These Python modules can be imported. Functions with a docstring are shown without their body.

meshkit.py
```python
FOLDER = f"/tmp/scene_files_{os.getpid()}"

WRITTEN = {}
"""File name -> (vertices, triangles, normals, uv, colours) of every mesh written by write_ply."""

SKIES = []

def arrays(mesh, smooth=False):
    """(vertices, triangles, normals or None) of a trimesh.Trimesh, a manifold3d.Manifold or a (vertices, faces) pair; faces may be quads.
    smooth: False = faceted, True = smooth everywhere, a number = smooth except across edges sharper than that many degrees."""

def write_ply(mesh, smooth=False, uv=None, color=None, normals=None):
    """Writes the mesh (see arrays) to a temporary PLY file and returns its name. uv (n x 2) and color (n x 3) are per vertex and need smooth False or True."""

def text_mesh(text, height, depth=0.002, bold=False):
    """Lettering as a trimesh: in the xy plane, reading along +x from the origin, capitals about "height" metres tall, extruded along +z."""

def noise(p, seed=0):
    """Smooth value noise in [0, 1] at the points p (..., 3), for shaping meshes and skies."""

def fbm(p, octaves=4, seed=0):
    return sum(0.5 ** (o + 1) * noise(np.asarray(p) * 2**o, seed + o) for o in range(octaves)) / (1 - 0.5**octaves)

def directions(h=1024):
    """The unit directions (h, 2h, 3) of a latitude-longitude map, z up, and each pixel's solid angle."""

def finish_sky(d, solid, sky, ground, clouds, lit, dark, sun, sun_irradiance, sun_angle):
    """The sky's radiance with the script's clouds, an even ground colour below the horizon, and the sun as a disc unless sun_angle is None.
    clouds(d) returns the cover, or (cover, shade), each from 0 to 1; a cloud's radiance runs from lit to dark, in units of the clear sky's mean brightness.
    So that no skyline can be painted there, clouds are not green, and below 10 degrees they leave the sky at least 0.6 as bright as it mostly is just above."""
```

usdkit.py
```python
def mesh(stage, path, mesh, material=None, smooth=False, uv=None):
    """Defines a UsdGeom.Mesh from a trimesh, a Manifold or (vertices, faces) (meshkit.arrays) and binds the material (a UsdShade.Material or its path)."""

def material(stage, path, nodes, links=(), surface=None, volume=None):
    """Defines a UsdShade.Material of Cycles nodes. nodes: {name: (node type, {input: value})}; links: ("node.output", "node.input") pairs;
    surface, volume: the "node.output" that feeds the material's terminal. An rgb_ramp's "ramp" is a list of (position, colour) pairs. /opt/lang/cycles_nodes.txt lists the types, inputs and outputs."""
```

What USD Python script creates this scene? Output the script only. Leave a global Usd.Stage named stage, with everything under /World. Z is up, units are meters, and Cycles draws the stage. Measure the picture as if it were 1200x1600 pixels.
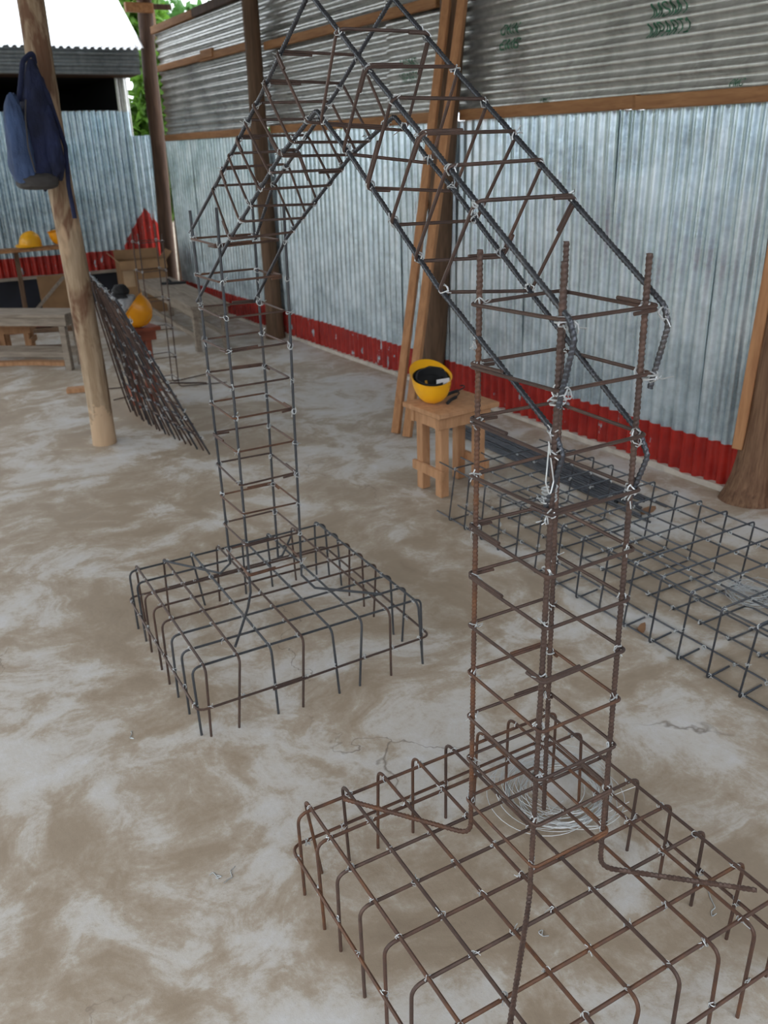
import math, random
import numpy as np, trimesh, usdkit, meshkit
from pxr import Usd, UsdGeom, UsdLux, UsdShade, Gf, Sdf
from shapely.geometry import Polygon

rng = np.random.default_rng(7)
random.seed(7)
stage = Usd.Stage.CreateInMemory()
UsdGeom.SetStageUpAxis(stage, UsdGeom.Tokens.z)
UsdGeom.SetStageMetersPerUnit(stage, 1.0)
UsdGeom.Xform.Define(stage, '/World')
UsdGeom.Scope.Define(stage, '/World/Looks')

# ------------------------------------------------------------------ camera, sky, exposure
HEAD, PITCH, ROLL = math.radians(28.6), math.radians(23.128), math.radians(-1.8646)
EYE = np.array([0, 0, 1.65])
def cam_axes():
    fw = np.array([0, math.cos(PITCH), -math.sin(PITCH)]); rt = np.array([1., 0, 0]); up = np.cross(rt, fw)
    r = math.cos(ROLL) * rt + math.sin(ROLL) * up; u = -math.sin(ROLL) * rt + math.cos(ROLL) * up
    c, s = math.cos(HEAD), math.sin(HEAD)
    M = np.array([[c, s, 0], [-s, c, 0], [0, 0, 1]])
    return [M @ a for a in (r, u, fw)]
R_, U_, F_ = cam_axes()
cam = UsdGeom.Camera.Define(stage, '/World/camera')
cam.AddTransformOp().Set(Gf.Matrix4d(*[float(x) for x in (*R_, 0, *U_, 0, *(-F_), 0, *EYE, 1)]))
cam.CreateHorizontalApertureAttr(36.0); cam.CreateVerticalApertureAttr(48.0)
cam.CreateFocalLengthAttr(1337.24 / 1200 * 36)
cam.CreateFStopAttr(8.0); cam.CreateFocusDistanceAttr(1.75)
cam.CreateClippingRangeAttr(Gf.Vec2f(0.05, 500))
cam.CreateExposureAttr(1.1)

sky_mat = usdkit.material(stage, '/World/Looks/overcast_sky', {
    'tc': ('texture_coordinate', {}),
    'n': ('noise_texture', {'scale': 2.2, 'detail': 4.0, 'roughness': 0.55}),
    'r': ('rgb_ramp', {'ramp': [(0.3, (0.80, 0.89, 1.0)), (0.7, (1.0, 1.0, 1.0))]}),
    'b': ('background_shader', {'strength': 1.5})},
    [('tc.generated', 'n.vector'), ('n.fac', 'r.fac'), ('r.color', 'b.color')], surface='b.background')
dome = UsdLux.DomeLight.Define(stage, '/World/sky_dome')
dome.CreateIntensityAttr(1.0)
UsdShade.MaterialBindingAPI.Apply(dome.GetPrim()).Bind(sky_mat)

# ------------------------------------------------------------------ helpers
used = {}
def numbered(parent, name):
    k = (parent, name); n = used.get(k, 0); used[k] = n + 1
    return f'{parent}/{name}' + (f'_{n:03d}' if n else '')
def tag(prim, label=None, cat=None, group=None, kind=None):
    for k, v in (('label', label), ('category', cat), ('group', group), ('kind', kind)):
        if v: prim.SetCustomDataByKey(k, v)
    return prim
def thing(name, label=None, cat=None, loc=(0, 0, 0), rz=0, group=None, kind=None, parent='/World'):
    x = UsdGeom.Xform.Define(stage, numbered(parent, name))
    x.AddTranslateOp().Set(Gf.Vec3d(*map(float, loc)))
    if rz: x.AddRotateZOp().Set(float(rz))
    return tag(x.GetPrim(), label, cat, group, kind)
def obj(name, mesh, mat, parent=None, label=None, cat=None, group=None, kind=None, smooth=35):
    pp = '/World' if parent is None else (parent if isinstance(parent, str) else str(parent.GetPath()))
    m = usdkit.mesh(stage, numbered(pp, name), mesh, mat, smooth=smooth)
    return tag(m.GetPrim(), label, cat, group, kind)

class MB:
    def __init__(s): s.v, s.f, s.n = [], [], 0
    def add(s, v, f):
        v = np.asarray(v, float); f = np.asarray(f, int)
        if f.shape[1] == 4: f = np.vstack([f[:, [0, 1, 2]], f[:, [0, 2, 3]]])
        s.v.append(v); s.f.append(f + s.n); s.n += len(v); return s
    def tm(s, t): return s.add(t.vertices, t.faces)
    def get(s): return trimesh.Trimesh(np.vstack(s.v), np.vstack(s.f), process=False)

def nrm(a): a = np.asarray(a, float); return a / max(np.linalg.norm(a), 1e-12)
def fillet(pts, r, n=5):
    """Rounds the inner corners of a polyline."""
    pts = [np.asarray(p, float) for p in pts]; out = [pts[0]]
    for a, b, c in zip(pts[:-2], pts[1:-1], pts[2:]):
        d1, d2 = nrm(a - b), nrm(c - b); ang = math.acos(np.clip(d1 @ d2, -1, 1))
        if ang > 3.1: out.append(b); continue
        t = min(r / math.tan(ang / 2), .45 * np.linalg.norm(a - b), .45 * np.linalg.norm(c - b))
        p, q = b + d1 * t, b + d2 * t
        for k in range(n + 1):
            u = k / n; out.append((1 - u) ** 2 * p + 2 * u * (1 - u) * b + u * u * q)
    out.append(pts[-1]); return np.array(out)
def tube(pts, r, sides=6, closed=False, caps=True):
    pts = np.asarray(pts, float); n = len(pts); r = np.broadcast_to(np.asarray(r, float), (n,))
    if closed: t = np.roll(pts, -1, 0) - np.roll(pts, 1, 0)
    else: t = np.gradient(pts, axis=0)
    t /= np.maximum(np.linalg.norm(t, axis=1, keepdims=True), 1e-12)
    a = np.array([0, 0, 1.]) if abs(t[0][2]) < .9 else np.array([1., 0, 0])
    u = nrm(np.cross(t[0], a)); V = []
    ca = np.linspace(0, 2 * np.pi, sides, endpoint=False); C, S = np.cos(ca)[:, None], np.sin(ca)[:, None]
    for k in range(n):
        u = nrm(u - t[k] * (u @ t[k])); w = np.cross(t[k], u)
        V.append(pts[k] + r[k] * (C * u + S * w))
    V = np.vstack(V); F = []
    m = n if closed else n - 1
    i = np.arange(sides); j = (i + 1) % sides
    for k in range(m):
        a0, b0 = k * sides, ((k + 1) % n) * sides
        F.append(np.c_[a0 + i, a0 + j, b0 + j]); F.append(np.c_[a0 + i, b0 + j, b0 + i])
    if caps and not closed:
        c0, c1 = len(V), len(V) + 1; V = np.vstack([V, pts[0], pts[-1]]); e = (n - 1) * sides
        F.append(np.c_[np.full(sides, c0), j, i]); F.append(np.c_[np.full(sides, c1), e + i, e + j])
    return V, np.vstack(F)
def resample(pts, step):
    pts = np.asarray(pts, float); d = np.r_[0, np.cumsum(np.linalg.norm(np.diff(pts, axis=0), axis=1))]
    m = max(2, int(d[-1] / step) + 1); s = np.linspace(0, d[-1], m)
    return np.c_[[np.interp(s, d, pts[:, k]) for k in range(3)]].T, s
def ribbed(pts, r, sides=8):
    """A deformed reinforcing bar: oblique ribs along a swept core."""
    p, s = resample(pts, .0028); V, F = tube(p, r, sides)
    ph = np.repeat(s, sides) / .0088 + np.tile(np.abs(np.arange(sides) - sides / 2) / sides * 1.2, len(s))
    k = 1 + .19 * np.clip(np.cos(2 * np.pi * ph) * 2.2, -.3, 1)
    n = len(s) * sides
    V[:n] = np.repeat(p, sides, 0) + (V[:n] - np.repeat(p, sides, 0)) * k[:, None]
    return V, F
def wob(pts, amp, seed, step=.08):
    """Slight bends of a hand-bent bar."""
    p, s = resample(pts, step)
    o = np.c_[[meshkit.noise(np.c_[s * 3.1, s * 0 + seed, s * 0 + k * 7.3], k) - .5 for k in range(3)]].T
    w = np.minimum(1, np.minimum(s, s[-1] - s) / .12)[:, None]
    return p + o * amp * 2 * w
def box(c, s, R=None, bev=0.0):
    s = np.asarray(s, float); b = min(bev, s.min() * .3)
    if b > 0:
        pts = []
        for sx in (-1, 1):
            for sy in (-1, 1):
                for sz in (-1, 1):
                    h = s / 2 * [sx, sy, sz]; d = np.array([sx, sy, sz]) * b
                    for k in range(3):
                        e = d.copy(); e[k] = 0; pts.append(h - e)
        m = trimesh.convex.convex_hull(np.array(pts))
    else: m = trimesh.creation.box(s)
    v = np.array(m.vertices)
    if R is not None: v = v @ np.asarray(R).T
    return v + np.asarray(c), np.array(m.faces)
def rotz(a): a = math.radians(a); return np.array([[math.cos(a), -math.sin(a), 0], [math.sin(a), math.cos(a), 0], [0, 0, 1]])
def rotx(a): a = math.radians(a); return np.array([[1, 0, 0], [0, math.cos(a), -math.sin(a)], [0, math.sin(a), math.cos(a)]])
def roty(a): a = math.radians(a); return np.array([[math.cos(a), 0, math.sin(a)], [0, 1, 0], [-math.sin(a), 0, math.cos(a)]])
def beam(a, b, w, t, up=(0, 0, 1), bev=.003):
    """A straight timber from a to b, width w across, thickness t along 'up'."""
    a, b = np.asarray(a, float), np.asarray(b, float); d = nrm(b - a); x = nrm(np.cross(up, d)); z = np.cross(d, x)
    return box((a + b) / 2, (w, np.linalg.norm(b - a), t), np.c_[x, d, z], bev)
def grid(nu, nv, fn, thick=None):
    u, v = np.meshgrid(np.linspace(0, 1, nu), np.linspace(0, 1, nv), indexing='ij')
    P = fn(u.ravel(), v.ravel()); i = np.arange(nu * nv).reshape(nu, nv)
    q = np.c_[i[:-1, :-1].ravel(), i[1:, :-1].ravel(), i[1:, 1:].ravel(), i[:-1, 1:].ravel()]
    return P, q

# ------------------------------------------------------------------ materials
L = '/World/Looks/'
def mat(name, nodes, links, surface='p.BSDF'): return usdkit.material(stage, L + name, nodes, links, surface=surface)
def plain(name, col, rough=.6, metal=0., bump=0., bscale=60, var=0.0, nscale=12, spec=.5):
    c = np.array(col)
    nodes = {'g': ('geometry', {}), 'n': ('noise_texture', {'scale': nscale, 'detail': 4.0}),
             'r': ('rgb_ramp', {'ramp': [(0.3, tuple(c * (1 - var))), (0.7, tuple(np.minimum(1, c * (1 + var))))]}),
             'p': ('principled_bsdf', {'roughness': rough, 'metallic': metal, 'specular_ior_level': spec})}
    links = [('g.position', 'n.vector'), ('n.fac', 'r.fac'), ('r.color', 'p.base_color')]
    if bump:
        nodes['bn'] = ('noise_texture', {'scale': bscale, 'detail': 3.0}); nodes['b'] = ('bump', {'strength': bump, 'distance': .01})
        links += [('g.position', 'bn.vector'), ('bn.fac', 'b.height'), ('b.normal', 'p.normal')]
    return mat(name, nodes, links)
def steel(name, ramp, rough=.5, metal=.5, scale=26):
    return mat(name, {'g': ('geometry', {}), 'n': ('noise_texture', {'scale': scale, 'detail': 5.0, 'roughness': .65}),
        'n2': ('noise_texture', {'scale': 4.0, 'detail': 2.0}), 'm': ('mix_float', {'fac': .45}),
        'r': ('rgb_ramp', {'ramp': ramp}), 'bn': ('noise_texture', {'scale': 420.0, 'detail': 2.0}), 'b': ('bump', {'strength': .25, 'distance': .002}),
        'p': ('principled_bsdf', {'roughness': rough, 'metallic': metal})},
        [('g.position', 'n.vector'), ('g.position', 'n2.vector'), ('n.fac', 'm.a'), ('n2.fac', 'm.b'), ('m.result', 'r.fac'), ('r.color', 'p.base_color'),
         ('g.position', 'bn.vector'), ('bn.fac', 'b.height'), ('b.normal', 'p.normal')])
RUST = steel('rusty_bar', [(.3, (.055, .038, .035)), (.5, (.105, .058, .042)), (.62, (.16, .075, .04)), (.75, (.26, .11, .05))], .48, .45)
BROWNBAR = steel('brown_bar', [(.3, (.05, .036, .034)), (.52, (.085, .055, .045)), (.75, (.17, .10, .075))], .46, .5)
DARKBAR = steel('dark_bar', [(.3, (.042, .046, .057)), (.55, (.09, .095, .108)), (.8, (.15, .13, .115))], .30, .85)
GREYBAR = steel('grey_bar', [(.3, (.035, .038, .044)), (.55, (.07, .074, .082)), (.8, (.11, .085, .07))], .46, .5)
WIRE = plain('tie_wire', (.50, .52, .53), .42, .6, var=.2)
def corrugated(name, ramp, paint=None, rough=.34, metal=.82):
    """Galvanised sheet with a mottled zinc bloom; paint = (node setup) adds a flaking red coat below a height."""
    nodes = {'g': ('geometry', {}), 'n': ('noise_texture', {'scale': 3.2, 'detail': 5.0, 'roughness': .6}),
        'mp': ('mapping', {'scale': (1, 1, .12)}), 'st': ('noise_texture', {'scale': 22.0, 'detail': 3.0}),
        'm': ('mix_float', {'fac': .5}), 'r': ('rgb_ramp', {'ramp': ramp}),
        'bn': ('noise_texture', {'scale': 9.0, 'detail': 3.0}), 'b': ('bump', {'strength': .22, 'distance': .012}),
        'rr': ('map_range', {'from_min': .3, 'from_max': .7, 'to_min': rough - .07, 'to_max': rough + .12}),
        'p': ('principled_bsdf', {'roughness': rough, 'metallic': metal})}
    links = [('g.position', 'n.vector'), ('g.position', 'mp.vector'), ('mp.vector', 'st.vector'), ('n.fac', 'm.a'), ('st.fac', 'm.b'),
        ('m.result', 'r.fac'), ('g.position', 'bn.vector'), ('bn.fac', 'b.height'), ('b.normal', 'p.normal'), ('n.fac', 'rr.value'), ('rr.result', 'p.roughness')]
    if paint is None:
        links.append(('r.color', 'p.base_color')); return mat(name, nodes, links)
    ztop, peak = paint
    nodes |= {'s': ('separate_xyz', {}), 'en': ('noise_texture', {'scale': 14.0, 'detail': 2.0}), 'eo': ('math', {'math_type': 'multiply_add', 'value2': .02, 'value3': ztop - .01}),
        'lt': ('math', {'math_type': 'less_than'}), 'mp2': ('mapping', {'scale': (1, 1, .35)}), 'fn': ('noise_texture', {'scale': 16.0, 'detail': 4.0, 'roughness': .6}),
        'fk': ('math', {'math_type': 'less_than', 'value2': .655}), 'pm': ('math', {'math_type': 'multiply'}),
        'rn': ('noise_texture', {'scale': 11.0, 'detail': 3.0}), 'rc': ('rgb_ramp', {'ramp': [(.3, (.24, .010, .008)), (.7, (.36, .022, .014))]}),
        'mx': ('mix_color', {}), 'im': ('math', {'math_type': 'subtract', 'value1': 1.0}), 'mm': ('math', {'math_type': 'multiply', 'value2': metal})}
    links += [('g.position', 's.vector'), ('g.position', 'en.vector'), ('en.fac', 'eo.value1'), ('s.z', 'lt.value1'),
        ('g.position', 'mp2.vector'), ('mp2.vector', 'fn.vector'), ('fn.fac', 'fk.value1'), ('fk.value', 'pm.value2'),
        ('g.position', 'rn.vector'), ('rn.fac', 'rc.fac'), ('r.color', 'mx.a'), ('rc.color', 'mx.b'), ('pm.value', 'mx.fac'), ('mx.result', 'p.base_color'),
        ('pm.value', 'im.value2'), ('im.value', 'mm.value1'), ('mm.value', 'p.metallic')]
    if peak:  # (x centre, half width, height): a painted gable shape above the band
        x0, hw, hh = peak
        nodes |= {'dx': ('math', {'math_type': 'subtract', 'value2': x0}), 'ab': ('math', {'math_type': 'absolute'}), 'tr': ('math', {'math_type': 'multiply_add', 'value2': -hh / hw, 'value3': ztop + hh}),
                  'mxm': ('math', {'math_type': 'maximum'})}
        links += [('s.x', 'dx.value1'), ('dx.value', 'ab.value1'), ('ab.value', 'tr.value1'), ('tr.value', 'mxm.value1'), ('eo.value', 'mxm.value2'), ('mxm.value', 'lt.value2')]
    else: links.append(('eo.value', 'lt.value2'))
    links.append(('lt.value', 'pm.value1'))
    return mat(name, nodes, links)
ZINC = [(.3, (.40, .49, .55)), (.5, (.53, .63, .69)), (.72, (.76, .82, .85))]
SHEET_R = corrugated('galvanised_red_based', ZINC, (.24, None), .27, .9)
SHEET_B = corrugated('galvanised_red_peaked', [(.3, (.27, .36, .41)), (.7, (.50, .58, .63))], (.60, (2.80, .33, .46)), .22, .92)
SHEET_SHED = corrugated('galvanised_shed', [(.3, (.27, .36, .41)), (.7, (.50, .58, .63))], (.60, None), .22, .92)
SHEET_U = corrugated('galvanised_dull', [(.3, (.33, .33, .31)), (.7, (.56, .56, .53))], None, .30, .8)
SHEET_DARK = corrugated('galvanised_weathered', [(.3, (.17, .19, .20)), (.7, (.33, .36, .37))], None, .42, .6)
SHEET_ROOF = corrugated('galvanised_roof', [(.3, (.75, .78, .80)), (.7, (.88, .90, .92))], None, .35, .6)
def wood(name, c1, c2, rough=.7, scale=(9, 9, 1.1), dark=None, bump=.3):
    ramp = [(.25, c1), (.7, c2)] if dark is None else [(.22, dark), (.36, c1), (.72, c2)]
    return mat(name, {'t': ('texture_coordinate', {}), 'mp': ('mapping', {'scale': scale}), 'n': ('noise_texture', {'scale': 4.0, 'detail': 6.0, 'roughness': .62, 'distortion': .4}),
        'r': ('rgb_ramp', {'ramp': ramp}), 'b': ('bump', {'strength': bump, 'distance': .01}), 'p': ('principled_bsdf', {'roughness': rough, 'specular_ior_level': .3})},
        [('t.object', 'mp.vector'), ('mp.vector', 'n.vector'), ('n.fac', 'r.fac'), ('r.color', 'p.base_color'), ('n.fac', 'b.height'), ('b.normal', 'p.normal')])
ORANGEWOOD = wood('orange_timber', (.255, .118, .05), (.40, .205, .09), dark=(.15, .07, .035), scale=(9, 1.1, 9))
ORANGEWOOD_Z = wood('orange_timber_upright', (.30, .135, .06), (.48, .245, .115))
STOOLWOOD = wood('stool_timber', (.33, .165, .08), (.52, .29, .155), scale=(7, 7, 1.6))
GREYWOOD = wood('grey_timber', (.15, .118, .092), (.31, .26, .21), scale=(9, 1.2, 9))
GREYWOOD_X = wood('grey_timber_across', (.16, .125, .10), (.32, .27, .22), scale=(1.2, 9, 9))
LOG_LIGHT = mat('peeled_log', {'t': ('texture_coordinate', {}), 'mp': ('mapping', {'scale': (8, 8, .9)}), 'n': ('noise_texture', {'scale': 4.0, 'detail': 6.0, 'roughness': .62, 'distortion': .4}),
    'r': ('rgb_ramp', {'ramp': [(.25, (.22, .145, .085)), (.5, (.33, .235, .15)), (.72, (.47, .36, .25))]}),
    'mp2': ('mapping', {'scale': (5.5, 5.5, 1.7)}), 'n2': ('noise_texture', {'scale': 1.5, 'detail': 4.0, 'roughness': .6, 'distortion': .6}), 'k': ('map_range', {'from_min': .50, 'from_max': .60, 'to_min': 0.0, 'to_max': .85, 'clamp': True}),
    'mx': ('mix_color', {'b': (.135, .06, .032)}), 'n3': ('noise_texture', {'scale': 1.1, 'detail': 3.0}), 'k3': ('map_range', {'from_min': .56, 'from_max': .60, 'to_min': 0.0, 'to_max': .8, 'clamp': True}), 'mx3': ('mix_color', {'b': (.52, .36, .23)}),
    'sz': ('separate_xyz', {}), 'n4': ('noise_texture', {'scale': 11.0, 'detail': 4.0, 'roughness': .65}), 'zz': ('math', {'math_type': 'multiply_add', 'value2': .62}), 'k4': ('map_range', {'from_min': .515, 'from_max': .535, 'to_min': .85, 'to_max': 0.0, 'clamp': True}), 'mx4': ('mix_color', {'b': (.50, .35, .225)}),
    'b': ('bump', {'strength': .6, 'distance': .012}), 'p': ('principled_bsdf', {'roughness': .75, 'specular_ior_level': .3})},
    [('t.object', 'mp.vector'), ('mp.vector', 'n.vector'), ('n.fac', 'r.fac'), ('t.object', 'mp2.vector'), ('mp2.vector', 'n2.vector'), ('n2.fac', 'k.value'), ('r.color', 'mx.a'), ('k.result', 'mx.fac'),
     ('mp2.vector', 'n3.vector'), ('n3.fac', 'k3.value'), ('mx.result', 'mx3.a'), ('k3.result', 'mx3.fac'), ('t.object', 'sz.vector'), ('t.object', 'n4.vector'), ('n4.fac', 'zz.value1'), ('sz.z', 'zz.value3'), ('zz.value', 'k4.value'), ('mx3.result', 'mx4.a'), ('k4.result', 'mx4.fac'), ('mx4.result', 'p.base_color'), ('n.fac', 'b.height'), ('b.normal', 'p.normal')])
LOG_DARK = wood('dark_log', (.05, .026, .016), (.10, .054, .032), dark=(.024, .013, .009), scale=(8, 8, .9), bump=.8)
LOG_MID = wood('brown_log', (.09, .052, .03), (.17, .10, .06), dark=(.035, .02, .013), scale=(8, 8, .8), bump=.6)
LOG_BARK = wood('bark_log', (.12, .06, .034), (.27, .155, .09), dark=(.035, .019, .012), scale=(16, 16, .9), bump=1.0)
REDWOOD = plain('red_painted_wood', (.24, .055, .025), .6, var=.3)
YELLOW = plain('helmet_yellow', (.83, .40, .010), .32, var=.06, nscale=5)
YELLOWO = plain('helmet_amber', (.80, .31, .006), .34, var=.08, nscale=5)
BLACK = plain('black_lining', (.008, .008, .009), .75, var=.3)
WHITEPAD = plain('white_pad', (.62, .62, .64), .7)
NAVY = plain('navy_cloth', (.010, .015, .048), .9, bump=.5, bscale=90, var=.45, nscale=9)
BLUECLOTH = plain('faded_blue_cloth', (.045, .075, .16), .9, bump=.4, bscale=120, var=.35, nscale=7)
BAGBASE = plain('bag_base', (.055, .05, .048), .9, var=.3)
CARD = plain('cardboard', (.27, .155, .075), .85, var=.18, nscale=6)
CARDLIGHT = plain('cardboard_liner', (.40, .27, .16), .85, var=.2, nscale=6)
CLOTHG = plain('grey_cloth', (.33, .34, .36), .9, var=.35, nscale=25)
SKIRT = plain('navy_board', (.006, .007, .013), .85, var=.5, nscale=3)
MORTAR = plain('white_mortar', (.52, .47, .41), .9, bump=.6, bscale=40, var=.2)
GREENINK = plain('green_ink', (.05, .17, .10), .7, var=.6, nscale=40)
SOIL = plain('soil', (.16, .125, .085), .95, bump=.5, bscale=10, var=.3, nscale=2)
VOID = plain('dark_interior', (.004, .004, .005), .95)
CLAY = plain('brown_shard', (.25, .13, .065), .8, var=.25)
FLOOR = mat('worn_concrete', {
    'g': ('geometry', {}), 'w': ('noise_texture', {'scale': 1.6, 'detail': 3.0}), 'ws': ('vector_math', {'math_type': 'multiply_add', 'vector2': (.55, .55, 0), 'vector3': (0, 0, 0)}),
    'wa': ('vector_math', {'math_type': 'add'}),
    'n1': ('noise_texture', {'scale': 2.3, 'detail': 7.0, 'roughness': .60, 'distortion': .5}), 'n2': ('noise_texture', {'scale': 7.5, 'detail': 6.0, 'roughness': .68}),
    'n3': ('noise_texture', {'scale': 55.0, 'detail': 4.0, 'roughness': .7}), 'n0': ('noise_texture', {'scale': .55, 'detail': 2.0}),
    'm1': ('mix_float', {'fac': .36}), 'm2': ('mix_float', {'fac': .10}), 'm0': ('mix_float', {'fac': .18}),
    'r': ('rgb_ramp', {'ramp': [(.36, (.255, .20, .147)), (.45, (.315, .252, .188)), (.495, (.385, .325, .26)), (.535, (.50, .47, .43)), (.60, (.56, .55, .545)), (.72, (.62, .63, .65))]}),
    'v': ('voronoi_texture', {'scale': .85, 'feature': 'distance_to_edge'}), 'wv': ('noise_texture', {'scale': 5.0, 'detail': 4.0}), 'ws2': ('vector_math', {'math_type': 'multiply_add', 'vector2': (.5, .5, 0), 'vector3': (0, 0, 0)}), 'wa2': ('vector_math', {'math_type': 'add'}),
    'ck': ('map_range', {'from_min': .0, 'from_max': .0035, 'to_min': 1.0, 'to_max': 0.0, 'clamp': True}), 'cm': ('noise_texture', {'scale': 1.3, 'detail': 2.0}),
    'cg': ('map_range', {'from_min': .52, 'from_max': .6, 'to_min': 0.0, 'to_max': .75, 'clamp': True}), 'cf': ('math', {'math_type': 'multiply'}),
    'mx': ('mix_color', {'b': (.13, .10, .08)}),
    'sp': ('noise_texture', {'scale': 130.0, 'detail': 2.0}), 'spr': ('map_range', {'from_min': .70, 'from_max': .76, 'to_min': 0.0, 'to_max': .5, 'clamp': True}), 'mx2': ('mix_color', {'b': (.2, .165, .13)}),
    'bb': ('mix_float', {'fac': .3}), 'b': ('bump', {'strength': .35, 'distance': .012}),
    'rg': ('map_range', {'from_min': .4, 'from_max': .62, 'to_min': .46, 'to_max': .72, 'clamp': True}),
    'p': ('principled_bsdf', {'roughness': .6, 'specular_ior_level': .35})},
    [('g.position', 'w.vector'), ('w.color', 'ws.vector1'), ('g.position', 'wa.vector1'), ('ws.vector', 'wa.vector2'), ('wa.vector', 'n1.vector'), ('wa.vector', 'n2.vector'), ('g.position', 'n3.vector'), ('g.position', 'n0.vector'),
     ('n1.fac', 'm1.a'), ('n2.fac', 'm1.b'), ('m1.result', 'm2.a'), ('n3.fac', 'm2.b'), ('m2.result', 'm0.a'), ('n0.fac', 'm0.b'), ('m0.result', 'r.fac'),
     ('g.position', 'wv.vector'), ('wv.color', 'ws2.vector1'), ('g.position', 'wa2.vector1'), ('ws2.vector', 'wa2.vector2'), ('wa2.vector', 'v.vector'), ('v.distance', 'ck.value'), ('g.position', 'cm.vector'), ('cm.fac', 'cg.value'), ('ck.result', 'cf.value1'), ('cg.result', 'cf.value2'),
     ('r.color', 'mx.a'), ('cf.value', 'mx.fac'), ('g.position', 'sp.vector'), ('sp.fac', 'spr.value'), ('mx.result', 'mx2.a'), ('spr.result', 'mx2.fac'), ('mx2.result', 'p.base_color'),
     ('m1.result', 'bb.a'), ('n3.fac', 'bb.b'), ('bb.result', 'b.height'), ('b.normal', 'p.normal'), ('m2.result', 'rg.value'), ('rg.result', 'p.roughness')])
def leaf_mat(name, c1, c2):
    return mat(name, {'g': ('geometry', {}), 'r': ('rgb_ramp', {'ramp': [(0., c1), (1., c2)]}), 'p': ('principled_bsdf', {'roughness': .5}), 't': ('translucent_bsdf', {}), 'm': ('mix_closure', {'fac': .4})},
        [('g.random_per_island', 'r.fac'), ('r.color', 'p.base_color'), ('r.color', 't.color'), ('p.BSDF', 'm.closure1'), ('t.BSDF', 'm.closure2')], surface='m.closure')
LEAF = leaf_mat('bright_leaves', (.10, .22, .025), (.34, .48, .07))
LEAFD = leaf_mat('deep_leaves', (.05, .13, .03), (.18, .30, .06))

# ------------------------------------------------------------------ the setting: floor, ceiling, walls
def slab(x0, x1, y0, y1, z0, z1): return box(((x0 + x1) / 2, (y0 + y1) / 2, (z0 + z1) / 2), (x1 - x0, y1 - y0, z1 - z0))
obj('floor', slab(-4.2, 3.75, -3.5, 10.96, -.12, 0), FLOOR, kind='structure', smooth=False)
obj('ground', slab(-60, 60, -60, 60, -.2, -.1), SOIL, kind='structure', smooth=False)

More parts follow.
